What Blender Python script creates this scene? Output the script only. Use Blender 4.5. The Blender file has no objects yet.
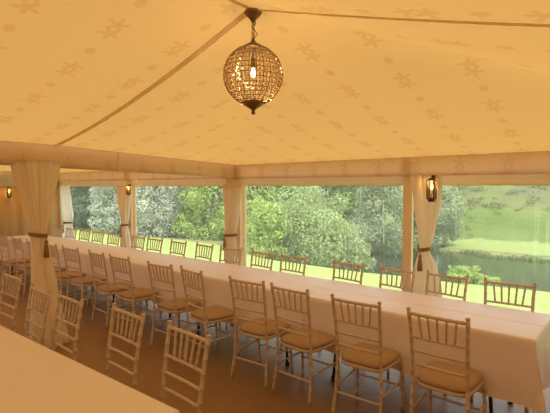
import bpy, math, random
import numpy as np
from mathutils import Vector, Matrix, noise

R = random.Random(7)
sc = bpy.context.scene
COL = sc.collection
PI = math.pi

# ------------------------------------------------------------------ mesh helpers
class MB:
    def __init__(s):
        s.v = []; s.f = []; s.sm = []; s.uv = None
    def add(s, vs, fs, smooth=False):
        o = len(s.v)
        s.v.extend([tuple(p) for p in vs])
        s.f.extend([tuple(i + o for i in f) for f in fs])
        s.sm.extend([smooth] * len(fs))
        return s
    def box(s, lo, hi, rot=None, org=(0, 0, 0)):
        x0, y0, z0 = lo; x1, y1, z1 = hi
        vs = [Vector(p) for p in ((x0,y0,z0),(x1,y0,z0),(x1,y1,z0),(x0,y1,z0),(x0,y0,z1),(x1,y0,z1),(x1,y1,z1),(x0,y1,z1))]
        if rot: vs = [rot @ p + Vector(org) for p in vs]
        return s.add(vs, [(0,3,2,1),(4,5,6,7),(0,1,5,4),(1,2,6,5),(2,3,7,6),(3,0,4,7)])
    def tube(s, pts, rad, n=8, cap=True):
        pts = [Vector(p) for p in pts]
        if not hasattr(rad, '__len__'): rad = [rad] * len(pts)
        vs = []; fs = []
        d0 = (pts[1] - pts[0]).normalized()
        up = Vector((0,0,1)) if abs(d0.z) < .9 else Vector((1,0,0))
        u = d0.cross(up).normalized()
        for i, p in enumerate(pts):
            a = pts[max(i-1,0)]; b = pts[min(i+1,len(pts)-1)]
            d = (b - a).normalized()
            u = (u - d * u.dot(d)).normalized()
            w = d.cross(u)
            for k in range(n):
                t = 2*PI*k/n
                vs.append(p + (u*math.cos(t) + w*math.sin(t)) * rad[i])
        for i in range(len(pts)-1):
            for k in range(n):
                k2 = (k+1) % n
                fs.append((i*n+k, i*n+k2, (i+1)*n+k2, (i+1)*n+k))
        if cap:
            fs.append(tuple(range(n))[::-1]); fs.append(tuple((len(pts)-1)*n+k for k in range(n)))
        return s.add(vs, fs, True)
    def lathe(s, prof, n=16, org=(0,0,0)):
        vs = []; fs = []
        ox, oy, oz = org
        for r, z in prof:
            for k in range(n):
                t = 2*PI*k/n
                vs.append((ox + r*math.cos(t), oy + r*math.sin(t), oz + z))
        for i in range(len(prof)-1):
            for k in range(n):
                k2 = (k+1) % n
                fs.append((i*n+k, i*n+k2, (i+1)*n+k2, (i+1)*n+k))
        return s.add(vs, fs, True)
    def grid(s, fn, nu, nv, smooth=True):
        vs = [fn(i/nu, j/nv) for j in range(nv+1) for i in range(nu+1)]
        fs = [(j*(nu+1)+i, j*(nu+1)+i+1, (j+1)*(nu+1)+i+1, (j+1)*(nu+1)+i) for j in range(nv) for i in range(nu)]
        return s.add(vs, fs, smooth)
    def mesh(s, name):
        m = bpy.data.meshes.new(name)
        m.from_pydata(s.v, [], s.f)
        m.polygons.foreach_set('use_smooth', s.sm)
        if s.uv:
            l = m.uv_layers.new(name='UVMap')
            d = np.array([s.uv[lp.vertex_index] for lp in m.loops], dtype=np.float32).ravel()
            l.data.foreach_set('uv', d)
        m.update()
        return m
    def build(s, name, mat, parent=None):
        me = s.mesh(name)
        if mat: me.materials.append(mat)
        o = bpy.data.objects.new(name, me); COL.objects.link(o)
        if parent: o.parent = parent
        return o

def tag(o, label, cat, group=None):
    o['label'] = label; o['category'] = cat
    if group: o['group'] = group
    return o
def thing(name, label, cat, loc=(0,0,0), rz=0, group=None):
    o = bpy.data.objects.new(name, None); COL.objects.link(o)
    o.location = loc; o.rotation_euler = (0,0,rz); o.empty_display_size = .1
    return tag(o, label, cat, group)
def struct(o):
    o['kind'] = 'structure'; return o
KIDS = {}
def dup(root, loc, rz=0, label=None):
    r = root.copy(); COL.objects.link(r); r.location = loc; r.rotation_euler = (0,0,rz)
    if label: r['label'] = label
    for ch in list(root.children):
        c = ch.copy(); COL.objects.link(c); c.parent = r
        for g in list(ch.children):
            d = g.copy(); COL.objects.link(d); d.parent = c
    return r

# ------------------------------------------------------------------ materials
class NT:
    def __init__(s, name):
        s.m = bpy.data.materials.new(name); s.m.use_nodes = True
        s.t = s.m.node_tree; s.t.nodes.clear()
        s.out = s.t.nodes.new('ShaderNodeOutputMaterial')
    def n(s, typ, **kw):
        nd = s.t.nodes.new(typ)
        for k, v in kw.items(): setattr(nd, k, v)
        return nd
    def link(s, a, b): s.t.links.new(a, b)
    def inp(s, nd, key, val):
        if val is None: return
        if hasattr(val, 'is_output') : s.link(val, nd.inputs[key])
        else: nd.inputs[key].default_value = val
    def math(s, op, a, b=None, c=None):
        nd = s.n('ShaderNodeMath', operation=op)
        s.inp(nd, 0, a); s.inp(nd, 1, b); s.inp(nd, 2, c)
        return nd.outputs[0]
    def mix(s, fac, a, b, blend='MIX'):
        nd = s.n('ShaderNodeMix', data_type='RGBA', blend_type=blend)
        s.inp(nd, 0, fac); s.inp(nd, 6, a); s.inp(nd, 7, b)
        return nd.outputs[2]
    def noise(s, vec, scale, detail=3, rough=.55):
        nd = s.n('ShaderNodeTexNoise')
        if vec is not None: s.link(vec, nd.inputs['Vector'])
        nd.inputs['Scale'].default_value = scale; nd.inputs['Detail'].default_value = detail
        nd.inputs['Roughness'].default_value = rough
        return nd.outputs[0]
    def ramp(s, fac, stops):
        nd = s.n('ShaderNodeValToRGB')
        e = nd.color_ramp.elements
        while len(e) < len(stops): e.new(.5)
        for i, (p, c) in enumerate(stops):
            e[i].position = p; e[i].color = (*c, 1)
        s.link(fac, nd.inputs[0]); return nd.outputs[0]
    def bump(s, h, strength=.3, dist=.01):
        nd = s.n('ShaderNodeBump'); nd.inputs['Strength'].default_value = strength; nd.inputs['Distance'].default_value = dist
        s.link(h, nd.inputs['Height']); return nd.outputs[0]
    def coord(s, which='Object'): return s.n('ShaderNodeTexCoord').outputs[which]
    def pos(s): return s.n('ShaderNodeNewGeometry').outputs['Position']
    def surf(s, sh): s.link(sh, s.out.inputs[0]); return s.m

def rgba(c): return (*c, 1)
def principled(name, col, rough=.5, metal=0., bump=None, var=None, spec=.5):
    n = NT(name); p = n.n('ShaderNodeBsdfPrincipled')
    c = rgba(col)
    co = n.coord('Object')
    if var:
        f = n.noise(co, var[0], 4)
        c = n.mix(f, rgba(col), rgba(var[1]))
    n.inp(p, 'Base Color', c)
    p.inputs['Roughness'].default_value = rough; p.inputs['Metallic'].default_value = metal
    p.inputs['Specular IOR Level'].default_value = spec
    if bump:
        h = n.noise(co, bump[0], 4)
        n.link(n.bump(h, bump[1], bump[2]), p.inputs['Normal'])
    return n.surf(p.outputs[0])

def cloth_mat(name, col, trans, tfac, bump=None, motif=None, sheen=0, period=.48, tint=(.72,.5,.24)):
    """fabric: diffuse + translucent, optional printed sprig motif from the UV map in metres"""
    n = NT(name)
    c1 = rgba(col); c2 = rgba(trans)
    if motif:
        sep = n.n('ShaderNodeSeparateXYZ'); n.link(n.coord('UV'), sep.inputs[0])
        u, v = sep.outputs[0], sep.outputs[1]
        P = period
        wu = n.math('SUBTRACT', n.math('FLOORED_MODULO', u, P), P/2)
        wv = n.math('SUBTRACT', n.math('FLOORED_MODULO', v, P*1.25), P*.625)
        av = n.math('SUBTRACT', n.math('ABSOLUTE', wv), .052)
        r = n.math('SQRT', n.math('ADD', n.math('MULTIPLY', wu, wu), n.math('MULTIPLY', av, av)))
        th = n.math('ARCTAN2', wu, av)
        lim = n.math('MULTIPLY_ADD', n.math('COSINE', n.math('MULTIPLY', th, 5)), .027, .05)
        d1 = n.math('SUBTRACT', lim, r)
        du = wu
        dv = n.math('SUBTRACT', n.math('FLOORED_MODULO', n.math('ADD', v, P*.625), P*1.25), P*.625)
        rr = n.math('SQRT', n.math('ADD', n.math('MULTIPLY', n.math('MULTIPLY', du, du), 1.9), n.math('MULTIPLY', dv, dv)))
        d2 = n.math('SUBTRACT', .046, rr)
        d = n.math('MAXIMUM', d1, d2)
        mk = n.n('ShaderNodeMapRange'); n.link(d, mk.inputs[0])
        mk.inputs[1].default_value = -.010; mk.inputs[2].default_value = .014
        br = n.noise(n.coord('UV'), 30, 2)
        fac = n.math('MULTIPLY', mk.outputs[0], n.math('MULTIPLY', motif, n.math('MULTIPLY_ADD', br, .7, .6)))
        c1 = n.mix(fac, c1, rgba(tint), 'MULTIPLY'); c2 = n.mix(fac, c2, rgba(tint), 'MULTIPLY')
    a = n.n('ShaderNodeBsdfDiffuse'); n.inp(a, 0, c1)
    b = n.n('ShaderNodeBsdfTranslucent'); n.inp(b, 0, c2)
    if bump:
        h = n.noise(n.coord('Object'), bump[0], 3)
        bo = n.bump(h, bump[1], bump[2]); n.link(bo, a.inputs['Normal']); n.link(bo, b.inputs['Normal'])
    m = n.n('ShaderNodeMixShader'); m.inputs[0].default_value = tfac
    n.link(a.outputs[0], m.inputs[1]); n.link(b.outputs[0], m.inputs[2])
    if sheen:
        g = n.n('ShaderNodeBsdfGlossy'); g.inputs['Roughness'].default_value = .42
        fr = n.n('ShaderNodeFresnel'); fr.inputs[0].default_value = sheen
        m2 = n.n('ShaderNodeMixShader'); n.link(n.math('MINIMUM', fr.outputs[0], .30), m2.inputs[0])
        n.link(m.outputs[0], m2.inputs[1]); n.link(g.outputs[0], m2.inputs[2]); m = m2
    return n.surf(m.outputs[0])

M = {}
M['roof'] = cloth_mat('roof_lining', (.78,.545,.25), (.325,.178,.050), .55, (1.6,.35,.05), motif=.32)
M['band'] = cloth_mat('pelmet_lining', (.91,.78,.62), (.87,.71,.52), .45, (5,.25,.02), motif=.27)
M['wall'] = cloth_mat('wall_lining', (.66,.44,.22), (.40,.23,.08), .15, (3,.3,.03))
M['seam'] = cloth_mat('seam_tape', (.93,.82,.62), (.93,.80,.58), .6)
M['curtain'] = cloth_mat('curtain_cloth', (.94,.86,.76), (.93,.84,.72), .45, (9,.25,.01))
M['ivory'] = cloth_mat('sheer_ivory_cloth', (.95,.93,.91), (.97,.96,.95), .72, (9,.25,.01))
M['cloth'] = cloth_mat('table_linen', (.91,.83,.92), (.8,.72,.76), .12, (14,.12,.006), sheen=1.65)
M['post'] = cloth_mat('post_sleeve', (.88,.73,.52), (.84,.64,.42), .1, (5,.25,.02))
M['rope'] = principled('rope', (.30,.16,.06), .8, bump=(120,.6,.004))
M['limewash'] = principled('limewashed_wood', (.47,.36,.30), .5, var=(45,(.68,.58,.53)), bump=(60,.2,.002))
M['pad'] = principled('seat_pad_fabric', (.42,.30,.23), .85, bump=(30,.15,.003), spec=.2)
M['tabletop'] = principled('table_board', (.5,.42,.32), .6)
M['steel'] = principled('dark_folding_steel', (.06,.05,.05), .4, .7)
M['rubber'] = principled('black_rubber', (.02,.02,.02), .7)
M['bronze'] = principled('aged_bronze', (.20,.125,.065), .5, .55, var=(30,(.28,.18,.10)))
M['iron'] = principled('lantern_iron', (.09,.055,.03), .5, .7)
M['bark'] = principled('bark', (.16,.13,.10), .9, var=(6,(.30,.27,.22)), bump=(12,.6,.05))
def floor_mat():
    n = NT('brown_matting'); p = n.n('ShaderNodeBsdfPrincipled')
    co = n.pos()
    f = n.noise(co, 3.2, 5); g = n.noise(co, 90, 2)
    c = n.mix(f, rgba((.27,.145,.075)), rgba((.36,.20,.11)))
    c = n.mix(n.math('MULTIPLY', g, .5), c, rgba((.12,.065,.03)))
    n.inp(p, 'Base Color', c); p.inputs['Roughness'].default_value = .40
    h = n.math('ADD', n.noise(co, 5, 3), n.math('MULTIPLY', g, .05))
    n.link(n.bump(h, .3, .03), p.inputs['Normal'])
    return n.surf(p.outputs[0])
M['floor'] = floor_mat()
def emit(name, col, st):
    n = NT(name); e = n.n('ShaderNodeEmission'); n.inp(e, 0, rgba(col)); e.inputs[1].default_value = st
    return n.surf(e.outputs[0])
M['bulb'] = emit('bulb_glow', (1,.72,.36), 40)
M['flame'] = emit('lantern_bulb_glow', (1,.70,.32), 9)
def glass_mat(name, rough, tint=(1,1,1), glossy=.12):
    n = NT(name)
    t = n.n('ShaderNodeBsdfTransparent'); n.inp(t, 0, rgba(tint))
    g = n.n('ShaderNodeBsdfGlossy'); g.inputs['Roughness'].default_value = rough
    m = n.n('ShaderNodeMixShader'); m.inputs[0].default_value = glossy
    n.link(t.outputs[0], m.inputs[1]); n.link(g.outputs[0], m.inputs[2])
    return n.surf(m.outputs[0])
M['lantern_glass'] = glass_mat('lantern_glass', .1, (.95,.85,.65), .15)
M['crystal'] = glass_mat('crystal_glass', .06, (.96,.82,.58), .26)
def pvc():
    n = NT('clear_pvc')
    t = n.n('ShaderNodeBsdfTransparent'); n.inp(t, 0, rgba((.985,.99,.985)))
    g = n.n('ShaderNodeBsdfGlossy'); g.inputs['Roughness'].default_value = .12
    h = n.n('ShaderNodeBsdfTranslucent'); n.inp(h, 0, rgba((.95,.97,.98)))
    mp = n.n('ShaderNodeMapping'); mp.inputs['Scale'].default_value = (4.5, 1, .16); n.link(n.coord('Object'), mp.inputs[0])
    w = n.noise(mp.outputs[0], 2.2, 3)
    n.link(n.bump(w, .6, .06), g.inputs['Normal'])
    streak = n.noise(mp.outputs[0], 7, 2)
    mr = n.n('ShaderNodeMapRange'); n.link(streak, mr.inputs[0])
    mr.inputs[1].default_value = .60; mr.inputs[2].default_value = .74; mr.inputs[3].default_value = .035; mr.inputs[4].default_value = .18
    m1 = n.n('ShaderNodeMixShader'); n.link(mr.outputs[0], m1.inputs[0])
    n.link(t.outputs[0], m1.inputs[1]); n.link(h.outputs[0], m1.inputs[2])
    m2 = n.n('ShaderNodeMixShader'); m2.inputs[0].default_value = .02
    n.link(m1.outputs[0], m2.inputs[1]); n.link(g.outputs[0], m2.inputs[2])
    return n.surf(m2.outputs[0])
M['pvc'] = pvc()
def leaf(name, a, b):
    n = NT(name)
    f = n.noise(n.pos(), 1.4, 4, .7)
    f = n.math('MULTIPLY_ADD', n.math('SUBTRACT', n.noise(n.pos(), 9, 2), .5), 1.0, f)
    c = n.ramp(f, [(.25, a), (.75, b)])
    d = n.n('ShaderNodeBsdfDiffuse'); n.link(c, d.inputs[0])
    t = n.n('ShaderNodeBsdfTranslucent'); n.link(c, t.inputs[0])
    m = n.n('ShaderNodeMixShader'); m.inputs[0].default_value = .36
    n.link(d.outputs[0], m.inputs[1]); n.link(t.outputs[0], m.inputs[2])
    return n.surf(m.outputs[0])
M['leaf_mid'] = leaf('mid_green_leaves', (.13,.21,.06), (.31,.42,.15))
M['leaf_bright'] = leaf('bright_green_leaves', (.26,.38,.085), (.50,.60,.20))
M['leaf_pale'] = leaf('pale_green_leaves', (.25,.34,.13), (.48,.56,.28))
M['leaf_silver'] = leaf('silver_grey_leaves', (.30,.34,.25), (.64,.67,.58))
M['leaf_willow'] = leaf('grey_green_leaves', (.22,.29,.15), (.46,.53,.33))
M['leaf_dark'] = leaf('dark_green_needles', (.055,.085,.05), (.15,.19,.11))
M['leaf_scrub'] = leaf('rough_grass', (.12,.18,.05), (.25,.26,.12))
def lawn_mat():
    n = NT('mown_grass'); co = n.pos()
    f = n.noise(co, .7, 4); g = n.noise(co, 14, 3)
    c = n.mix(f, rgba((.26,.36,.095)), rgba((.36,.45,.15)))
    c = n.mix(n.math('MULTIPLY', g, .45), c, rgba((.16,.24,.045)))
    d = n.n('ShaderNodeBsdfDiffuse'); n.link(c, d.inputs[0])
    n.link(n.bump(n.noise(co, 40, 3), .5, .03), d.inputs['Normal'])
    return n.surf(d.outputs[0])
M['lawn'] = lawn_mat()
def hill_mat():
    n = NT('hill_pasture'); co = n.pos()
    f = n.noise(co, .16, 5, .6); g = n.noise(co, 1.3, 4, .65)
    c = n.ramp(f, [(.36, (.11,.165,.045)), (.52, (.165,.21,.07)), (.66, (.18,.165,.09))])
    c = n.mix(n.math('MULTIPLY', g, .55), c, rgba((.085,.12,.035)))
    sep = n.n('ShaderNodeSeparateXYZ'); n.link(co, sep.inputs[0])
    y = n.math('ADD', sep.outputs[1], n.math('MULTIPLY', n.math('SUBTRACT', g, .5), 1.6))
    scr = n.math('MULTIPLY', n.math('MULTIPLY', n.math('GREATER_THAN', y, 30.5), n.math('LESS_THAN', y, 36)), n.math('GREATER_THAN', n.noise(co, .45, 4, .7), .47))
    c = n.mix(n.math('MULTIPLY', scr, .6), c, rgba((.15,.13,.085)))
    band = n.math('MULTIPLY', n.math('GREATER_THAN', y, 23.7), n.math('LESS_THAN', y, 27.4))
    c = n.mix(n.math('MULTIPLY', band, .8), c, rgba((.25,.31,.11)))
    bank = n.math('LESS_THAN', y, 23.2)
    c = n.mix(n.math('MULTIPLY', bank, .75), c, rgba((.24,.22,.10)))
    d = n.n('ShaderNodeBsdfDiffuse'); n.link(c, d.inputs[0])
    n.link(n.bump(g, .8, .3), d.inputs['Normal'])
    return n.surf(d.outputs[0])
M['hill'] = hill_mat()
def water_mat():
    n = NT('pond_water'); p = n.n('ShaderNodeBsdfPrincipled')
    n.inp(p, 'Base Color', rgba((.025,.035,.02))); p.inputs['Roughness'].default_value = .08
    mp = n.n('ShaderNodeMapping'); mp.inputs['Scale'].default_value = (1, 2.2, 1); n.link(n.pos(), mp.inputs[0])
    n.link(n.bump(n.noise(mp.outputs[0], 2.2, 3), .12, .05), p.inputs['Normal'])
    return n.surf(p.outputs[0])
M['water'] = water_mat()

# ------------------------------------------------------------------ camera (looks across the tent towards the window wall)
cam_d = bpy.data.cameras.new('camera'); cam = bpy.data.objects.new('camera', cam_d); COL.objects.link(cam)
cam_d.sensor_width = 36; cam_d.lens = 445/550*36; cam_d.clip_end = 400; cam_d.clip_start = .02
pitch = math.atan((206.5-187)/445)
cam.location = (0, 0, 1.75)
cam.rotation_euler = (PI/2 - pitch, 0, math.radians(39.75))
sc.camera = cam

# ------------------------------------------------------------------ the tent shell
XL, XR, YW, YB, XA = -5.06, 1.04, 5.09, -4.0, -11.15     # inner beam line, right side, window wall, back, far-left end wall
AP = Vector((-1.94, 2.10, 2.88))
Z_EAVE = 2.09
def beam_top(y):                                           # the lining over the beam rises a little towards the camera
    return min(2.235, Z_EAVE + .042*(YW-y))
# floor
struct(MB().box((XA-.1, YB-.1, -.12), (XR+.1, YW+.1, 0)).build('floor', M['floor']))

def sag_tri(mb, uvs, A, B, C, n, sag, uvf, fine=0):
    A, B, C = Vector(A), Vector(B), Vector(C)
    idx = {}; vs = []; fs = []
    for i in range(n+1):
        for j in range(n+1-i):
            a = i/n; b = j/n; c = 1-a-b
            p = A*a + B*b + C*c
            dz = sag*27*a*b*c
            w = min(a, b, c)*3
            dz += fine*w*noise.noise(Vector((p.x*.9, p.y*.9, 3.1)))
            idx[(i,j)] = len(vs); vs.append((p.x, p.y, p.z-dz)); uvs.append(uvf(p))
    for i in range(n):
        for j in range(n-i):
            fs.append((idx[(i,j)], idx[(i+1,j)], idx[(i,j+1)]))
            if i+j < n-1: fs.append((idx[(i+1,j)], idx[(i+1,j+1)], idx[(i,j+1)]))
    mb.add(vs, fs, True)
def sag_quad(mb, uvs, A, B, C, D, nu, nv, sag, uvf):
    A, B, C, D = map(Vector, (A,B,C,D)); vs = []; fs = []
    for j in range(nv+1):
        for i in range(nu+1):
            s, t = i/nu, j/nv
            p = A*(1-s)*(1-t)+B*s*(1-t)+C*s*t+D*(1-s)*t
            p.z -= sag*16*s*(1-s)*t*(1-t)
            vs.append(tuple(p)); uvs.append(uvf(p))
    for j in range(nv):
        for i in range(nu):
            q = j*(nu+1)+i; fs.append((q, q+1, q+nu+2, q+nu+1))
    mb.add(vs, fs, True)
RIDGE_B = Vector((-1.94, YB, 2.92))
LF = Vector((XL, 2.25, beam_top(2.25))); CL = Vector((XL, YW, Z_EAVE)); CR = Vector((XR, YW, Z_EAVE))
RF = Vector((XR, 2.10, 2.07)); LB = Vector((XL, YB, beam_top(YB))); RB = Vector((XR, YB, 2.07))
MID = Vector((-2.01, YW, Z_EAVE+.0))
k = 1.03
uL = lambda p: (p.y + .18, (p.x - XL)*k + .1)
uR = lambda p: (p.y + .05, (XR - p.x)*k + .13)
uH = lambda p: (p.x + .22, (YW - p.y)*k + .2)
mb = MB(); uvs = []
sag_tri(mb, uvs, LF, CL, AP, 20, .05, uL, .03)
sag_tri(mb, uvs, CL, CR, AP, 20, .055, uH, .04)
sag_tri(mb, uvs, CR, RF, AP, 20, .05, uR, .03)
sag_quad(mb, uvs, LB, LF, AP, RIDGE_B, 14, 10, .05, uL)
sag_quad(mb, uvs, RB, RF, AP, RIDGE_B, 14, 10, .05, uR)
mb.uv = uvs
ceil_o = struct(mb.build('ceiling', M['roof']))
import bmesh
b_ = bmesh.new(); b_.from_mesh(ceil_o.data); bmesh.ops.remove_doubles(b_, verts=b_.verts, dist=.004); bmesh.ops.recalc_face_normals(b_, faces=b_.faces); 
for v_ in b_.verts:                                        # the lining hangs in a shallow curve along the left rafter
    t_ = (v_.co.x-XL)/(AP.x-XL)
    if 0 < t_ < 1: v_.co.z -= .075*4*t_*(1-t_)*math.exp(-((v_.co.y-(2.25-.15*t_))/.9)**2)
b_.to_mesh(ceil_o.data); b_.free()
# the lining of the adjoining tent beyond the beam
AP2 = Vector((-8.1, 2.1, 2.86)); mb = MB(); uvs = []
A_, B_, C_, D_ = (XL-.02, YW, Z_EAVE), (XA, YW, Z_EAVE), (XA, -1., 2.12), (XL-.02, -1., 2.23)
sag_tri(mb, uvs, A_, B_, AP2, 12, .05, uH); sag_tri(mb, uvs, B_, C_, AP2, 12, .05, uR)
sag_tri(mb, uvs, C_, D_, AP2, 12, .05, uH); sag_tri(mb, uvs, D_, A_, AP2, 12, .05, uL)
mb.uv = uvs
struct(mb.build('ceiling', M['roof']))

# seam tapes along the rafters, the hips and the ridge
def strip(name, A, B, w, sag, drop=.012, n=16, widthdir=None):
    A, B = Vector(A), Vector(B); d = (B-A).normalized()
    wd = Vector(widthdir).normalized() if widthdir else d.cross(Vector((0,0,1))).normalized()
    mb = MB(); vs = []; fs = []
    for i in range(n+1):
        t = i/n; p = A.lerp(B, t); p.z -= drop + sag*4*t*(1-t)
        for q, zz in ((-w, 0), (w, 0), (w, .008), (-w, .008)):
            vs.append(p + wd*q + Vector((0,0,zz)))
    for i in range(n):
        for q in range(4):
            fs.append((i*4+q, i*4+(q+1)%4, (i+1)*4+(q+1)%4, (i+1)*4+q))
    fs += [(3,2,1,0), (n*4, n*4+1, n*4+2, n*4+3)]
    mb.add(vs, fs)
    return struct(mb.build(name, M['seam']))
strip('trim_1', LF, AP, .022, .077, .014)
strip('trim_2', AP, RF, .009, .03, .016)
strip('trim_3', AP, RIDGE_B, .012, .03, .014)
struct(MB().box((XL+.045, 3.0, 1.93), (XL+.062, 3.012, beam_top(3.0)-.005)).build('trim_16', M['seam']))

# pelmet bands ---------------------------------------------------------------
def band(name, A, B, z0, z1, mat, scal=0, per=.2, nrm=(0,-1), thick=.015, zt=None, zb=None, n=None):
    """upright cloth band from A to B; lower hem optionally scalloped"""
    A, B = Vector((*A, 0)), Vector((*B, 0)); L = (B-A).length; n = n or max(8, int(L/.05))
    nv = Vector((*nrm, 0)); mb = MB(); vs = []; fs = []; uv = []
    for i in range(n+1):
        t = i/n; p = A.lerp(B, t); s = t*L
        lo = (zb(t) if zb else z0) - (scal*abs(math.sin(PI*s/per)) if scal else 0)
        hi = zt(t) if zt else z1
        for j in range(5):
            z = lo + (hi-lo)*j/4
            off = (.012*math.sin(2*PI*s/per) if scal else .006*noise.noise(Vector((s*2, z*3, 0))))*(1-j/4)
            q = p + nv*(off+thick); vs.append((q.x, q.y, z)); uv.append((s+.1, z+.14))
        for j in range(5):
            z = hi + (lo-hi)*j/4
            q = p; vs.append((q.x, q.y, z)); uv.append((s, z+.14))
    for i in range(n):
        for j in range(10):
            a = i*10+j; b = i*10+(j+1)%10
            fs.append((a, b, b+10, a+10))
    fs.append(tuple(range(10))[::-1]); fs.append(tuple(n*10+j for j in range(10)))
    mb.add(vs, fs, True); mb.uv = uv
    return struct(mb.build(name, mat))
band('trim_4', (XL, YW-.06), (XR, YW-.06), 1.875, Z_EAVE+.01, M['band'])
band('trim_5', (XL, YW-.02), (XR, YW-.02), 1.772, 1.90, M['curtain'], .010, .22)
band('trim_6', (XA, YW-.06), (XL-.1, YW-.06), 1.88, Z_EAVE+.01, M['band'])
band('trim_7', (XA, YW-.02), (XL-.1, YW-.02), 1.775, 1.90, M['curtain'], .018, .22)
band('trim_8', (XA+.05, YB), (XA+.05, YW-.1), 1.76, 2.13, M['ivory'], nrm=(1,0), scal=.008, per=.3)
# the lined beam between the two tents, and its mate facing the far side
beam_n = lambda t: YB + (YW-.05-YB)*t
band('trim_9', (XL, YB), (XL, YW-.05), 0, 0, M['band'], nrm=(1,0), thick=.05,
     zt=lambda t: beam_top(beam_n(t))+.01, zb=lambda t: 1.875+.03*min(1,max(0,(YW-beam_n(t))/1.2))+.024*min(4.2,(YW-beam_n(t))))
band('trim_10', (XL-.06, YB), (XL-.06, YW-.05), 0, 0, M['band'], nrm=(-1,0), thick=.05,
     zt=lambda t: beam_top(beam_n(t))+.01, zb=lambda t: 1.90+.024*min(4.2,(YW-beam_n(t))))

# walls ------------------------------------------------------------------------
def wall(name, A, B, z0, z1, nrm):
    A = Vector((*A, 0)); B = Vector((*B, 0)); L = (B-A).length; n = int(L/.04); nv = Vector((*nrm, 0)); mb = MB()
    vs = []; fs = []
    for i in range(n+1):
        s = i/n*L; p = A.lerp(B, i/n); o = .014*math.sin(2*PI*s/.34)+.008*math.sin(2*PI*s/.21+1)
        q = p + nv*o
        vs += [(q.x,q.y,z0),(q.x,q.y,z1),(p.x-nv.x*.05,p.y-nv.y*.05,z1),(p.x-nv.x*.05,p.y-nv.y*.05,z0)]
    for i in range(n):
        for q in range(4): fs.append((i*4+q, i*4+(q+1)%4, i*4+4+(q+1)%4, i*4+4+q))
    fs += [(0,3,2,1),(n*4,n*4+1,n*4+2,n*4+3)]
    mb.add(vs, fs, True)
    return struct(mb.build(name, M['wall']))
wall('wall_left', (XA, YB), (XA, YW+.05), 0, 2.14, (1,0))
wall('wall_right', (XR+.06, YB), (XR+.06, YW-.1), 0, 2.1, (-1,0))
wall('wall_back', (XA+.06, YB), (XR, YB), 0, 2.95, (0,1))

# window panes of clear sheet, one per bay, with a hem frame ------------------------
bays = [(-11.05, -8.18), (-7.92, -5.28), (-4.86, -2.215), (-1.93, .94)]
for i, (a, b) in enumerate(bays):
    w = struct(MB().box((a, YW+.024, .06), (b, YW+.028, 1.80)).build('window_%d' % (i+1), M['pvc']))
    f = MB()
    f.box((a-.05, YW+.015, 1.79), (b+.05, YW+.045, 1.92)); f.box((a-.05, YW+.015, .0), (b+.05, YW+.045, .09))
    f.box((a-.05, YW+.015, .09), (a, YW+.045, 1.79)); f.box((b, YW+.015, .09), (b+.05, YW+.045, 1.79))
    struct(f.build('window_frame', M['band'], w))
# posts of the window wall, wrapped in lining
posts = [(-11.08, .05), (-8.05, .08), (-5.07, .16), (-2.16, .055), (XR, .05)]
for i, (x, hw) in enumerate(posts):
    m = MB(); n = 10
    m.box((x-hw, YW-.045, 0), (x+hw, YW+.012, 2.08))
    struct(m.build('trim_%d' % (11+i), M['post']))

# ------------------------------------------------------------------ curtains
def curtain(label, loc, axis, prof, mat, tie_z, depth=.11, pleats=9, tassel_side=-1, cat='curtain', group=None, ph=0.):
    """prof: list of (z, lo, hi, depthscale) extents along axis; gathered cloth column with pleats, tied by a rope"""
    t = thing('tied_curtain', label, cat, (loc[0], loc[1], 0), 0, group)
    ax = Vector((*axis, 0)); pv = Vector((-ax.y, ax.x, 0))
    zs = [p[0] for p in prof]
    def interp(z):
        for a, b in zip(prof, prof[1:]):
            if b[0] <= z <= a[0]:
                s = (a[0]-z)/(a[0]-b[0]); s2 = s*s*(3-2*s)*.5 + s*.5
                return [a[q]+(b[q]-a[q])*s2 for q in (1,2,3)]
        return prof[-1][1:]
    nz, na = 40, 84; vs = []; fs = []
    for j in range(nz+1):
        z = zs[0] + (zs[-1]-zs[0])*j/nz
        lo, hi, ds = interp(z); c = (lo+hi)/2; hw = (hi-lo)/2; d = depth*ds
        for i in range(na):
            th = 2*PI*i/na
            pl = 1 + .16*math.sin(pleats*th+ph+.5*math.sin(z*2)) + .07*math.sin((pleats*2+3)*th+1.3)
            pl *= .93
            q = ax*(c+hw*math.cos(th)*pl) + pv*(d*math.sin(th)*pl)
            vs.append((q.x, q.y, z))
    for j in range(nz):
        for i in range(na):
            i2 = (i+1) % na
            fs.append((j*na+i, j*na+i2, (j+1)*na+i2, (j+1)*na+i))
    fs.append(tuple(range(na)))
    m = MB(); m.add(vs, fs, True); m.build('curtain_panel', mat, t)
    lo, hi, ds = interp(tie_z); c = (lo+hi)/2; hw = (hi-lo)/2; d = depth*ds
    m = MB(); pts = []
    for i in range(25):
        th = 2*PI*i/24
        q = ax*(c+(hw+.012)*math.cos(th)) + pv*((d+.012)*math.sin(th))
        pts.append((q.x, q.y, tie_z+.012*math.cos(th)*tassel_side*-1))
    for dz in (0, .02): m.tube([(p[0], p[1], p[2]+dz) for p in pts], .011, 8, False)
    tie = m.build('rope_tie', M['rope'], t)
    q = ax*(c+hw*.45*tassel_side) + pv*(-(d+.03))
    m = MB(); x, y = q.x, q.y
    m.tube([(x,y,tie_z+.02),(x,y-.004,tie_z-.05)], .006, 6)
    m.lathe([(.004,-.04),(.017,-.05),(.02,-.062),(.015,-.078),(.017,-.085),(.026,-.15),(.03,-.225),(.0,-.226)], 12, (x,y-.004,tie_z))
    m.build('tassel', M['rope'], tie)
    return t
def facing(loc): pass
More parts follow.
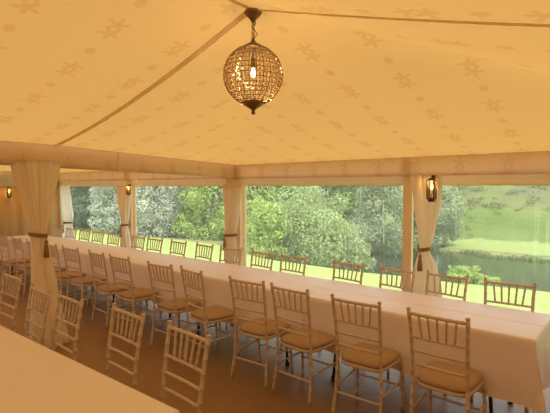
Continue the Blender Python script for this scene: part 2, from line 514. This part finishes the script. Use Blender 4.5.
# pv = (-ax.y, ax.x): tassel goes to -pv; for axis +X that is -Y (into the tent); for axis -Y that is +X*-... chosen so it faces inside
curtain('large cream curtain tied round the near post under the beam', (XL+.0, 2.09), (0,1),
        [(2.03,-.27,.20,1.3),(1.9,-.25,.185,1.25),(1.55,-.16,.09,1.),(1.22,-.10,.04,.75),(1.1,-.095,.06,.85),(.7,-.10,.13,1.1),(0.01,-.12,.24,1.5)],
        M['curtain'], 1.22, .13, 8, 1)
curtain('cream curtain with rope tie and lit lantern on the post beside the pond view', (-1.90, YW-.16), (1,0),
        [(1.885,-.16,.17,1.),(1.6,-.12,.17,1.),(1.2,-.07,.1,.8),(1.035,-.05,.05,.6),(.88,-.09,.13,.8),(.6,-.13,.19,1.1),(0.01,-.15,.20,1.2)],
        M['curtain'], 1.035, .07, 8, -1)
curtain('cream curtain with bright sheer edge on the corner post where the beam meets the windows', (-5.00, YW-.16), (1,0),
        [(1.76,-.16,.22,1.),(1.4,-.12,.18,.9),(1.1,-.12,.12,.8),(.98,-.13,.10,.6),(.8,-.12,.12,.8),(.4,-.12,.15,1.),(0.01,-.13,.18,1.1)],
        M['curtain'], .98, .08, 8, -1)
curtain('cream curtain tied on the second window post beyond the beam, lantern above it', (-8.06, YW-.15), (1,0),
        [(1.77,-.26,.24,1.),(1.4,-.16,.17,.9),(1.1,-.05,.1,.8),(.97,-.04,.07,.6),(.8,-.08,.13,.8),(.4,-.12,.2,1.),(0.01,-.14,.24,1.1)],
        M['curtain'], .97, .09, 8, -1)
curtain('bright white curtain gathered in the far corner at the last window', (-10.55, YW-.16), (1,0),
        [(1.80,-.20,.12,1.),(1.4,-.2,.24,.9),(1.1,-.2,.36,.8),(.9,-.1,.30,.6),(.7,-.15,.3,.8),(.4,-.2,.3,1.),(0.01,-.2,.32,1.1)],
        M['ivory'], .9, .08, 9, -1)

# ------------------------------------------------------------------ chairs
def bamboo(m, pts, r, step=.085, bul=1.22, n=8):
    """turned bamboo-style stick: straight or bent polyline with ring swellings"""
    pts = [Vector(p) for p in pts]; P = []; RR = []
    seg = [(b-a).length for a, b in zip(pts, pts[1:])]; L = sum(seg)
    def at(s):
        for (a, b), l in zip(zip(pts, pts[1:]), seg):
            if s <= l or (a, b) == (pts[-2], pts[-1]): return a.lerp(b, min(1, s/l))
            s -= l
    ss = {0., L}
    q = step*.6
    while q < L-.03:
        for dd, rr in ((-.007,0),(-.003,1),(.003,1),(.007,0)): ss.add(q+dd)
        q += step
    rings = []
    q = step*.6
    while q < L-.03: rings.append(q); q += step
    acc = 0
    for l in seg[:-1]: acc += l; ss.add(acc)
    for s in sorted(ss):
        P.append(at(s)); near = min([abs(s-g) for g in rings] or [1])
        RR.append(r*bul if near < .0045 else r)
    m.tube(P, RR, n)
    return m
def make_chair():
    t = thing('spindle_back_chair', 'chair', 'chair')
    W = M['limewash']
    # seat frame: tapered rounded slab, wider at the front
    def outline(gx, n=40, cy=0.015):
        pts = []
        for i in range(n):
            a = 2*PI*i/n; c, s = math.cos(a), math.sin(a)
            e = .42
            x = math.copysign(abs(c)**e, c); y = math.copysign(abs(s)**e, s)
            w = .178 + .022*(y+1)/2
            pts.append((x*w*gx, cy + y*.195*gx))
        return pts
    def slab(prof, mat, name, par):
        m = MB(); n = 40; vs = []; fs = []
        for g, z in prof: vs += [(x, y, z) for x, y in outline(g)]
        for i in range(len(prof)-1):
            for q in range(n): fs.append((i*n+q, i*n+(q+1)%n, (i+1)*n+(q+1)%n, (i+1)*n+q))
        fs.append(tuple(range(n))[::-1]); fs.append(tuple((len(prof)-1)*n+q for q in range(n)))
        m.add(vs, fs, True); return m.build(name, mat, par)
    slab([(.94,.405),(1.,.41),(1.,.428),(.96,.433)], W, 'seat', t)
    slab([(.93,.434),(.985,.442),(.995,.455),(.96,.468),(.85,.476),(.5,.48)], M['pad'], 'seat_pad', t)
    back = {}
    for s in (-1, 1):
        m = MB()
        bamboo(m, [(s*.195,-.215,0),(s*.183,-.18,.22),(s*.178,-.172,.42),(s*.178,-.185,.62),(s*.183,-.215,.82),(s*.189,-.237,.935)], .0125, .078)
        m.lathe([(.0125,0),(.015,.004),(.0145,.012),(.008,.017),(0,.018)], 8, (s*.189,-.237,.935))
        m.build('back_post', W, t)
        m = MB(); bamboo(m, [(s*.197,.195,0),(s*.186,.182,.41)], .0125, .078); m.build('leg', W, t)
    def by(z):   # y of the back at height z
        return float(np.interp(z, [.42,.62,.82,.935], [-.172,-.185,-.215,-.237]))
    def bx(z): return float(np.interp(z, [.42,.62,.82,.935], [.178,.178,.183,.189]))
    def rail(z, name, r=.0095):
        m = MB(); pts = []
        for i in range(9):
            q = -1+i/4; pts.append((q*bx(z), by(z)-.006*(1-q*q), z))
        bamboo(m, pts, r, .075); m.build(name, W, t)
    rail(.912, 'top_rail', .0115)
    for z in (.75, .655, .56): rail(z, 'back_rail')
    for i in range(5):
        q = (i-2)/3.0; 
        m = MB(); zt, zb = .912, .75; qt = q*.98; qb = q*.86
        bamboo(m, [(qb*bx(zb), by(zb)-.006*(1-qb*qb), zb), (qt*bx(zt), by(zt)-.006*(1-qt*qt), zt)], .0078, .05)
        m.build('spindle', W, t)
    for a, b in (((-.19,.187,.20),(.19,.187,.20)), ((-.186,-.185,.19),(.186,-.185,.19)),
                 ((-.185,-.183,.24),(-.19,.186,.25)), ((.185,-.183,.24),(.19,.186,.25))):
        m = MB(); bamboo(m, [a, b], .0085, .08); m.build('stretcher', W, t)
    return t
ORD = ['first','second','third','fourth','fifth','sixth','seventh','eighth','ninth','tenth','eleventh','twelfth','thirteenth','fourteenth','fifteenth','sixteenth']
proto = make_chair(); used = [False]
def put_chair(x, y, rz, label, group):
    if not used[0]:
        used[0] = True; o = proto; o.location = (x, y, 0); o.rotation_euler = (0,0,rz)
    else: o = dup(proto, (x, y, 0), rz)
    o['label'] = label; o['group'] = group
near = [-1.06,-1.65,-2.22,-2.71,-3.42,-3.98,-4.76,-5.27,-5.98,-6.55,-7.18,-7.78,-8.42]
dxn = [.06,.05,.03,.02]+[.03]*9
jit = [0,2,-2,4,-9,3,2,-3,3,-2,2,-2,0]
for i, x in enumerate(near):
    put_chair(x+dxn[i], 3.055, math.radians(jit[i]), 'limewashed spindle chair, %s from the right along the near side of the long table' % ORD[i], 'chairs along the near side of the long table')
far = [-.86,-1.43,-1.93,-2.48,-3.22,-3.72,-4.25,-4.82,-5.40,-5.98,-6.45,-7.2,-7.73,-8.22,-8.76,-9.32]
jf = [4,-6,-9,-6,-3,-5,3,-6,-4,0,-4,-2,0,0,2,0]
for i, x in enumerate(far):
    put_chair(x, 3.97, PI+math.radians(jf[i]), 'limewashed spindle chair, %s from the right behind the long table by the windows' % ORD[i], 'chairs along the window side of the long table')
fore = [(-2.0,1.375,-4),(-2.62,1.38,-3),(-3.27,1.31,-2),(-3.72,1.28,-3),(-4.5,1.36,0)]
for i, (x, y, a) in enumerate(fore):
    put_chair(x, y, PI+math.radians(a), 'limewashed spindle chair, %s from the right on the foreground table\'s far side' % ORD[i], 'chairs at the foreground table')

# ------------------------------------------------------------------ tables and cloths
def make_table(L, W=.74):
    t = thing('trestle_table', 'table', 'table')
    m = MB(); m.box((-L/2, -W/2, .718), (L/2, W/2, .742)); m.build('tabletop', M['tabletop'], t)
    for s in (-1, 1):
        for q in (-1, 1):
            m = MB(); m.tube([(s*(L/2-.3), q*(W/2-.12), .715),(s*(L/2-.25), q*(W/2-.09), .02)], .0135, 8)
            lg = m.build('leg', M['steel'], t)
            MB().lathe([(.0,0),(.02,0),(.021,.025),(.016,.04),(.0,.041)], 10, (s*(L/2-.25), q*(W/2-.09), 0)).build('rubber_foot', M['rubber'], lg)
        m = MB(); m.tube([(s*(L/2-.27), -(W/2-.1), .35),(s*(L/2-.27), W/2-.1, .35)], .011, 8); m.build('cross_bar', M['steel'], t)
        m = MB(); m.tube([(s*(L/2-.27), 0, .36),(s*(L/2-.62), 0, .712)], .009, 6); m.build('brace', M['steel'], t)
    return t
def make_cloth(L, W, drop, end_l, end_r, seed, zt=.752, crease=True):
    """linen laid over a table top: sags over the edges, soft folds in the drop, dipping at free corners"""
    rx0 = -L/2 - (drop if end_l else 0); rx1 = L/2 + (drop if end_r else 0); hy = W/2
    def axis(lo, hi, a, b, step):
        pts = set(np.round(np.arange(lo, hi+1e-6, step), 4)) | {lo, hi}
        for e in (a, b):
            for d in (-.03,-.012,0,.012,.03):
                if lo < e+d < hi: pts.add(round(e+d, 4))
        for d in (-.012, 0, .012):
            if lo < d < hi: pts.add(d)
        return sorted(pts)
    xs = axis(rx0, rx1, -L/2 if end_l else -99, L/2 if end_r else 99, .05)
    ys = axis(-hy-drop, hy+.24, -hy, hy, .05)
    vs = []
    off = seed*3.7
    for y in ys:
        for x in xs:
            ex = max(0, x-L/2) - max(0, -L/2-x); ey = max(0, y-hy) - max(0, -hy-y)
            a, b = abs(ex), abs(ey)
            bx = min(max(x, -L/2), L/2); byy = min(max(y, -hy), hy)
            mx, mn = max(a, b), min(a, b)
            z = zt - (mx + .35*mn)
            rnd = .01*(1-math.exp(-mx/.012))
            wav = lambda s: .016*math.sin(s*9+off) + .011*math.sin(s*21+off*2)
            px = bx + math.copysign(rnd, ex)*(a > 0) + ex*(.03 + .26*mn/drop) + (math.copysign(1, ex)*wav(y)*a/drop if a > 0 else 0)
            py = byy + math.copysign(rnd, ey)*(b > 0) + ey*(.03 + .26*mn/drop) + (math.copysign(1, ey)*wav(x)*b/drop if b > 0 else 0)
            if mx == 0:
                z += .0012*noise.noise(Vector((x*5+off, y*5, 0)))
                if crease and abs(y) < .001: z += .005
            vs.append((px, py, z))
    nx = len(xs); fs = [(j*nx+i, j*nx+i+1, (j+1)*nx+i+1, (j+1)*nx+i) for j in range(len(ys)-1) for i in range(nx-1)]
    m = MB(); m.add(vs, fs, True)
    return m
CY = 3.66; Lc = 1.86; X0 = -.53
tb = make_table(1.83)
place = ['at the right-hand end, nearest the pond view', 'next to the right-hand end', 'in the middle of the row', 'beyond the middle, level with the beam', 'at the far end by the lined wall']
for i in range(5):
    cx = X0 - Lc*(i+.5)
    t = tb if i == 0 else dup(tb, (cx, CY, 0))
    t.location = (cx, CY, 0)
    t['label'] = 'long row trestle table under white linen, ' + place[i]; t['group'] = 'trestle tables in the long row'
    o = make_cloth(Lc+.006, .745, .445, i == 4, i == 0, i, zt=.752+.0015*(i % 2)).build('tablecloth', M['cloth'])
    o.location = (cx, CY, 0)
    tag(o, 'white linen tablecloth on the long table, ' + place[i], 'tablecloth', 'tablecloths on the long table')
fx = [-1.57-Lc*.5, -1.57-Lc*1.5]
fl = ['nearest the camera, right-hand end', 'continuing behind toward the left']
ra = math.radians(1.5)
for i, x in enumerate(fx):
    yy = .85 + math.sin(ra)*(x+1.57)
    t = dup(tb, (x, yy, 0), ra); t['label'] = 'foreground trestle table, %s' % fl[i]; t['group'] = 'foreground trestle tables'
    o = make_cloth(Lc+.006, .745, .445, i == 1, i == 0, 7+i, zt=.752+.0015*i).build('tablecloth', M['cloth'])
    o.location = (x, yy, 0); o.rotation_euler = (0,0,ra)
    tag(o, 'linen tablecloth in the foreground, %s' % ('with the right-hand corner' if i == 0 else 'running off to the left'), 'tablecloth', 'tablecloths on the foreground table')

# ------------------------------------------------------------------ chandelier
ch = thing('globe_chandelier', 'crystal globe chandelier on a chain hanging from the tent roof peak', 'chandelier', (AP.x+.008, AP.y+.007, 0))
zc, rg = 2.456, .187
z_top = AP.z - .02
MB().lathe([(.0,.0),(.052,-.002),(.058,-.012),(.045,-.03),(.02,-.055),(.012,-.07),(0,-.072)], 24, (0,0,z_top)).build('ceiling_rose', M['bronze'], ch)
m = MB(); n_l = 7; ztop = z_top-.066; zbot = zc+rg+.035; h = (ztop-zbot)/n_l
for i in range(n_l):
    c = ztop - h*(i+.5); pts = []
    for q in range(13):
        a = 2*PI*q/12; x = .011*math.cos(a); z = h*.62*math.sin(a)
        pts.append((x, 0, c+z) if i % 2 else (0, x, c+z))
    m.tube(pts, .0026, 6, False)
m.build('chain', M['bronze'], ch)
m = MB(); pts = [(.012*math.sin(i*.9)+.02*math.sin(PI*i/12), .012*math.cos(i*.7), ztop+(zbot-ztop)*i/12) for i in range(13)]
m.tube(pts, .0028, 6); m.build('flex', M['bronze'], ch)
MB().lathe([(0,.05),(.01,.045),(.014,.03),(.03,.018),(.055,.004),(.075,-.014),(.07,-.018),(0,-.01)], 24, (0,0,zc+rg-.005)).build('top_cap', M['bronze'], ch)
MB().lathe([(.07,.02),(.075,.014),(.06,-.004),(.03,-.022),(.013,-.034),(.010,-.045),(.014,-.052),(.010,-.062),(0,-.066)], 24, (0,0,zc-rg+.005)).build('finial', M['bronze'], ch)
NM, NR = 26, 15
cage = MB()
lat = [math.radians(-68 + 136*i/NR) for i in range(NR+1)]
for kx in range(NM):
    a = 2*PI*kx/NM
    cage.tube([(rg*math.cos(l)*math.cos(a), rg*math.cos(l)*math.sin(a), zc+rg*math.sin(l)) for l in np.linspace(math.radians(-76), math.radians(76), 19)], .0027, 5, False)
for l in lat:
    cage.tube([(rg*math.cos(l)*math.cos(a), rg*math.cos(l)*math.sin(a), zc+rg*math.sin(l)) for a in np.linspace(0, 2*PI, 53)], .0024, 5, False)
cage.build('wire_cage', M['bronze'], ch)
def bead_mesh(s):
    m = MB()
    vs = [(0,0,s),(0,0,-s)] + [(s*.62*math.cos(q*PI/3), s*.62*math.sin(q*PI/3), 0) for q in range(6)]
    fs = [(0,2+q,2+(q+1)%6) for q in range(6)] + [(1,2+(q+1)%6,2+q) for q in range(6)]
    m.add(vs, fs); return m
cells = []
viewdir = Vector((-AP.x, -AP.y, 1.75-zc)).normalized()
for i in range(NR):
    l = (lat[i]+lat[i+1])/2
    for kx in range(NM):
        a = 2*PI*(kx+.5)/NM
        nv = Vector((math.cos(l)*math.cos(a), math.cos(l)*math.sin(a), math.sin(l)))
        cells.append((nv.dot(viewdir), nv, math.cos(l)))
cells.sort(key=lambda c: -c[0])
bm_ = {}
rest = MB()
for q, (d, nv, cl) in enumerate(cells):
    s = round(.0135*max(.45, min(1, cl*1.05)), 4)
    p = nv*(rg-.001) + Vector((0,0,zc))
    if q < 100:
        if s not in bm_:
            bm_[s] = bead_mesh(s).mesh('crystal'); bm_[s].materials.append(M['crystal'])
        o = bpy.data.objects.new('crystal', bm_[s]); COL.objects.link(o); o.parent = ch; o.location = p
    else:
        b = bead_mesh(s); rest.add([Vector(v)+p for v in b.v], b.f)
o = rest.build('crystal_beads', M['crystal'], ch); o['kind'] = 'stuff'
MB().lathe([(.0,.06),(.014,.058),(.016,.0),(.012,-.006),(0,-.006)], 12, (0,0,zc+.05)).build('lamp_holder', M['bronze'], ch)
m = MB(); m.tube([(0,0,zc+.10),(0,0,zc+rg)], .006, 8); m.build('stem', M['bronze'], ch)
MB().lathe([(.0,.055),(.007,.05),(.009,.035),(.013,.022),(.013,.012),(.009,.0),(.004,-.007),(0,-.009)], 14, (0,0,zc-.005)).build('bulb', M['bulb'], ch)

# ------------------------------------------------------------------ wall lanterns
def lantern(label, loc, rz, s=1.):
    t = thing('wall_lantern', label, 'lantern', loc, rz, 'wall lanterns')
    B = M['iron']; w = .045*s
    m = MB(); m.box((-.02*s,-.012,-.02*s),(.02*s,0,.30*s)); m.build('back_plate', B, t)
    m = MB(); m.box((-w,-.012-2*w,0),(w,-.012,.02*s)); m.box((-w*.7,-.012-1.7*w,-.03*s),(w*.7,-.012-.3*w,0)); m.build('base', B, t)
    m = MB()
    for a in (-1, 1):
        for b in (-.14, -1.86):
            m.box((a*w*.92-.006, -.012+b*w-.006, .02*s), (a*w*.92+.006, -.012+b*w+.006, .23*s))
    m.build('frame', B, t)
    m = MB(); cx, cy = 0, -.012-w
    vs = [(-w*1.1,cy-w*1.1,.23*s),(w*1.1,cy-w*1.1,.23*s),(w*1.1,cy+w*1.,.23*s),(-w*1.1,cy+w*1.,.23*s),(-w*.4,cy-w*.4,.265*s),(w*.4,cy-w*.4,.265*s),(w*.4,cy+w*.4,.265*s),(-w*.4,cy+w*.4,.265*s)]
    m.add(vs, [(0,3,2,1),(4,5,6,7),(0,1,5,4),(1,2,6,5),(2,3,7,6),(3,0,4,7)])
    m.build('roof_cap', B, t)
    m = MB()
    m.box((-w*.86,-.012-1.9*w,.022*s),(w*.86,-.012-1.87*w,.228*s)); m.build('glass_pane', M['lantern_glass'], t)
    for a in (-1, 1):
        m = MB(); m.box((a*w*.9-.001,-.012-1.8*w,.022*s),(a*w*.9+.001,-.012-.2*w,.228*s)); m.build('glass_pane', M['lantern_glass'], t)
    m = MB(); m.lathe([(0,0),(.014*s,0),(.014*s,.10*s),(0,.10*s)], 12, (0,cy,.02*s)); m.build('candle_tube', M['ivory'], t)
    m = MB(); m.lathe([(.0,.0),(.012*s,.004),(.019*s,.025),(.014*s,.05),(.0,.075)], 12, (0,cy,.12*s)); m.build('bulb', M['flame'], t)
    ld = bpy.data.lights.new('lantern_light', 'POINT'); ld.energy = 2.5; ld.color = (1,.62,.28); ld.shadow_soft_size = .03
    lo = bpy.data.objects.new('lantern_light', ld); COL.objects.link(lo); lo.parent = t; lo.location = (0, cy-.0, .235*s-.02)
    return t
lantern('lit brass candle lantern on the post with a view of the pond', (-1.78, YW-.245, 1.615), 0, .88)
lantern('lit candle lantern on the second window post beyond the beam', (-7.68, YW-.245, 1.615), 0, .66)
lantern('lit candle lantern on the brown lined end wall at far left', (XA+.03, 3.9, 1.53), PI/2, .78)

# ------------------------------------------------------------------ outdoors
def gz(x, y):
    n = noise.noise(Vector((x*.12, y*.12, 0)))
    lawn = -.1 - .092*max(0, y-5.3)
    e = 11.2 + .24*min(12, max(0, x+6))
    if y > e:
        lawn = -.1 - .092*(e-5.3) - .1*(y-e)
        if x > -11.5:
            s = min(1, (y-e)/2.2)*min(1, max(0, (x+11.5)/3.0)); lawn -= 1.9*s*s*(3-2*s)*.5 + .6*s
        lawn = max(lawn, -2.4)
    hq = max(0, y-27)*.46
    far_ = -1.40 + hq + (1.2*n if y > 29 else .05*n)
    q = math.hypot(x+3, y)
    far2 = -1.4 + max(0, q-42)*.5
    if y > 21.5:
        s = min(1, (y-21.5)/1.8); s = s*s*(3-2*s)
        lawn = lawn*(1-s)+far_*s
    return max(lawn, far2 if (y > 5 and q > 42) else -9)
def terrain(name, xs, ys, mat):
    vs = [(x, y, gz(x, y)) for y in ys for x in xs]; nx = len(xs)
    fs = [(j*nx+i, j*nx+i+1, (j+1)*nx+i+1, (j+1)*nx+i) for j in range(len(ys)-1) for i in range(nx-1)]
    return struct(MB().add(vs, fs, True).build(name, mat))
xs = list(np.arange(-90, 50.1, 1.0))
terrain('lawn', xs, list(np.arange(-16, 5, 3.))+list(np.arange(5, 14.21, .4)), M['lawn'])
terrain('hillside', xs, list(np.arange(14.2, 30, .5))+list(np.arange(30, 96, 1.5)), M['hill'])
struct(MB().grid(lambda u, v: (-14+64*u, 11.6+13*v, -1.50), 4, 2).build('pond', M['water']))

def leafcloud(blobs, n, size, rng, aspect=.55, inner=.75, droop=0.):
    """leaf blades scattered through the outer part of ellipsoid clumps (one mesh)"""
    g = np.random.default_rng(rng)
    n = int(n*1.25)
    vol = np.array([b[3]*b[4]*b[5] for b in blobs])**(2/3); pr = vol/vol.sum()
    ids = g.choice(len(blobs), n, p=pr); B = np.array(blobs)[ids]
    d = g.normal(size=(n,3)); d /= np.linalg.norm(d, axis=1)[:,None]
    r = inner + (1.06-inner)*g.random(n)**.7
    c = B[:,:3] + d*r[:,None]*B[:,3:6]
    nrm = d*1.1 + g.normal(size=(n,3))*.48; nrm[:,2] += .2
    nrm /= np.linalg.norm(nrm, axis=1)[:,None]
    t = np.cross(nrm, g.normal(size=(n,3))); t[:,2] -= droop; t -= nrm*(t*nrm).sum(1)[:,None]
    t /= np.linalg.norm(t, axis=1)[:,None]+1e-9
    b = np.cross(nrm, t); s = size*(.5+.6*g.random(n))[:,None]
    P = np.stack([c-t*s, c+b*s*aspect, c+t*s, c-b*s*aspect], 1).reshape(-1,3)
    F = np.arange(4*n).reshape(-1,4)
    m = MB(); m.v = [tuple(p) for p in P.tolist()]; m.f = [tuple(f) for f in F.tolist()]; m.sm = [False]*n
    return m
def pix(px, D):     # ground point a distance D away in the direction seen at image column px
    r = (px-275)/445; a = math.radians(39.75)
    xc, zc_ = r*D, D
    return xc*math.cos(a)-zc_*math.sin(a), xc*math.sin(a)+zc_*math.cos(a)
def tree(name, label, px, D, h, w, mat, n, size, seed, kind='round', cat='tree', group=None, base=None):
    x, y = pix(px, D); z = gz(x, y) if base is None else base
    rr = random.Random(seed)
    t = thing(name, label, cat, (x, y, z), 0, group)
    blobs = []
    if kind == 'conifer':
        for i in range(16):
            f = i/15; rad = w/2*(1-f*.88)
            blobs.append((rr.uniform(-.1,.1)*w, rr.uniform(-.1,.1)*w, h*(.08+.9*f), rad, rad, h*.06))
    else:
        low = .02 if kind == 'bush' else .22
        for i in range(44):
            f = rr.random(); a = rr.uniform(0, 2*PI)
            prof = math.sin(PI*min(1, .18+.78*f))**.6
            R_ = w/2*prof*rr.uniform(.35,.8)
            s = w*rr.uniform(.10,.20)
            blobs.append((R_*math.cos(a), R_*math.sin(a), h*(low+(.93-low)*f), s, s, s*rr.uniform(.7,1.)))
        blobs.append((0,0,h*.42,w*.36,w*.36,h*.40))
    leafcloud(blobs, n, size, seed, .5 if kind != 'willow' else .28, droop=1.2 if kind == 'willow' else 0).build('crown', mat, t)
    m = MB(); pts = [(.06*w*math.sin(i*1.1+seed), .05*w*math.cos(i*1.7+seed)*i/5, -.2+h*.75*i/5) for i in range(6)]
    m.tube(pts, [max(.02, .035*h*(1-.8*i/5)) for i in range(6)], 8)
    for q in range(4):
        a = q*1.7+seed; p0 = Vector(pts[2+q % 2]); p1 = p0 + Vector((math.cos(a)*w*.3, math.sin(a)*w*.3, h*.25))
        m.tube([p0, p0.lerp(p1,.5)+Vector((0,0,h*.02)), p1], [.016*h,.010*h,.004*h], 6)
    m.build('trunk', M['bark'], t)
    return t
T = tree
T('conifer_tree', 'dark conifer seen through the last window beside the white corner curtain', 84, 29, 9, 5.4, M['leaf_dark'], 9000, .17, 11, 'conifer')
T('conifer_tree', 'dark conifer behind the white blossoming tree', 108, 35, 10, 6, M['leaf_dark'], 8000, .2, 12, 'conifer')
T('broadleaf_tree', 'mid green tree at far left edge of the windows', 64, 36, 8, 5, M['leaf_mid'], 7000, .17, 13, 'bush')
T('blossom_tree', 'silvery white blossoming tree left of the lantern post beyond the beam', 114, 25, 5.6, 3.0, M['leaf_silver'], 15000, .075, 14, 'bush')
T('silver_tree', 'large silver grey tree in the middle window beyond the beam', 154, 25, 6.4, 4.6, M['leaf_silver'], 22000, .085, 15, 'bush')
T('leafy_tree', 'bright yellow green tree left of the corner post', 208, 25, 5.6, 4.2, M['leaf_bright'], 20000, .085, 16, 'bush')
T('leafy_tree', 'pale green tree between the silver grey tree and the bright yellow green one', 185, 27, 5.2, 2.6, M['leaf_pale'], 9000, .075, 17, 'bush')
T('broadleaf_tree', 'tall mid green tree right of the corner post', 254, 20, 5.2, 2.7, M['leaf_bright'], 16000, .075, 18, 'bush')
T('broadleaf_tree', 'mid green tree with rounded top behind the large pale bush', 294, 26, 5.4, 4.2, M['leaf_mid'], 17000, .09, 19, 'bush')
T('broad_bush', 'large rounded pale green bush at the lawn edge', 312, 18, 3.3, 4.2, M['leaf_pale'], 22000, .066, 20, 'bush', 'bush')
T('broad_bush', 'bright low bush beside the corner post at the lawn edge', 266, 17, 2.2, 2.0, M['leaf_bright'], 8000, .065, 21, 'bush', 'bush')
T('willow_tree', 'grey green willow by the water left of the pond post', 378, 22, 4.9, 4.0, M['leaf_willow'], 20000, .075, 22, 'bush')
T('broadleaf_tree', 'darker green tree between the rounded bush and the willow', 342, 25, 5.0, 3.8, M['leaf_mid'], 14000, .09, 28, 'bush')
T('willow_tree', 'grey green willow leaning over the pond right of the post', 434, 24, 3.3, 3.5, M['leaf_willow'], 16000, .08, 23, 'bush')
T('broad_bush', 'pale bush at the water\'s edge just left of the pond post', 357, 17.5, 1.9, 1.9, M['leaf_pale'], 7000, .06, 24, 'bush', 'bush')
for i, (px, D, h, w, lab) in enumerate([(310, 40, 7.2, 4.4, 'dark conifer on the hill above the rounded bush'), (338, 43, 6.2, 4.4, 'shorter dark conifer on the hill between two taller ones'), (392, 41, 7.0, 4.6, 'dark conifer on the hill behind the willow'), (366, 46, 6.6, 4.4, 'dark conifer highest on the hill, left of the willow top'),
                                    (240, 36, 8.5, 5, 'dark conifer behind the corner post'), (172, 38, 9, 6, 'dark conifer behind the silver grey tree'), (212, 36, 8.5, 5.5, 'dark conifer behind the bright yellow green tree')]):
    T('conifer_tree', lab, px, D, h, w, M['leaf_dark'], 4500, .22, 30+i, 'conifer')
for i, (px, D, h, w, lab) in enumerate([(459, 11.2, .42, .8, 'leafy waterside plant at the lawn edge nearest the post'), (474, 11.3, .52, .6, 'tallest leafy waterside plant on the lawn edge'), (489, 11.1, .30, .5, 'small low waterside plant at right on the lawn edge')]):
    x, y = pix(px, D); t = thing('waterside_plant', lab, 'plant', (x, y, gz(x, y)), 0, 'waterside plants')
    rr = random.Random(i); bl = [(rr.uniform(-.4,.4)*w, rr.uniform(-.2,.2)*w, h*rr.uniform(.2,.85), .16*w, .16*w, .16*h) for _ in range(12)]
    leafcloud(bl, 700, .05, 50+i, .35).build('foliage', M['leaf_bright'], t)
    m = MB()
    for q in bl: m.tube([(q[0]*.3,q[1]*.3,-.05),(q[0],q[1],q[2])], .006, 5)
    m.build('stem', M['leaf_mid'], t)
# rough tussocks over the far hillside
bl = []; rr = random.Random(5)
for i in range(420):
    px = rr.uniform(395, 590); D = rr.uniform(26, 52); x, y = pix(px, D)
    s = rr.uniform(.15, .55)*(1 if rr.random() < .9 else 1.6)
    bl.append((x, y, gz(x, y)+s*.15, s, s, s*.45))
o = leafcloud(bl, 15000, .10, 77, .35, .3).build('hillside_scrub', M['leaf_scrub']); o['kind'] = 'stuff'
tag(o, 'rough tussocks scattered over the green hillside beyond the pond', 'grass')
bl = []
for i in range(160):
    x = rr.uniform(-12, 30); bl.append((x, 22.3+rr.uniform(-.3,.8), -1.48, .5, .3, .13))
o = leafcloud(bl, 6000, .10, 78, .25, .3, droop=-1).build('bank_reeds', M['leaf_scrub']); o['kind'] = 'stuff'
tag(o, 'brownish reeds and grass along the far bank of the pond', 'reeds')

# ------------------------------------------------------------------ light
w = bpy.data.worlds.new('sky'); sc.world = w; w.use_nodes = True; nt = w.node_tree; nt.nodes.clear()
bg = nt.nodes.new('ShaderNodeBackground'); wo = nt.nodes.new('ShaderNodeOutputWorld')
bg.inputs[0].default_value = (.93,.95,1,1); bg.inputs[1].default_value = 2.0
nt.links.new(bg.outputs[0], wo.inputs[0])
sd = bpy.data.lights.new('sun', 'SUN'); sd.energy = 3.7; sd.angle = math.radians(8); sd.color = (1,.95,.86)
so = bpy.data.objects.new('sun', sd); COL.objects.link(so)
so.rotation_euler = Vector((-.42,.22,-.88)).to_track_quat('-Z','Y').to_euler()
ld = bpy.data.lights.new('chandelier_light', 'POINT'); ld.energy = 5; ld.color = (1,.7,.36); ld.shadow_soft_size = .03
lo = bpy.data.objects.new('chandelier_light', ld); COL.objects.link(lo); lo.parent = ch; lo.location = (0,0,zc-.05)

vs = sc.view_settings
vs.view_transform = 'Standard'; vs.look = 'None'; vs.gamma = 1; vs.exposure = 0.35; vs.use_curve_mapping = False
sc.cycles.use_denoising = True
sc.cycles.max_bounces = 12; sc.cycles.transparent_max_bounces = 24; sc.cycles.diffuse_bounces = 6
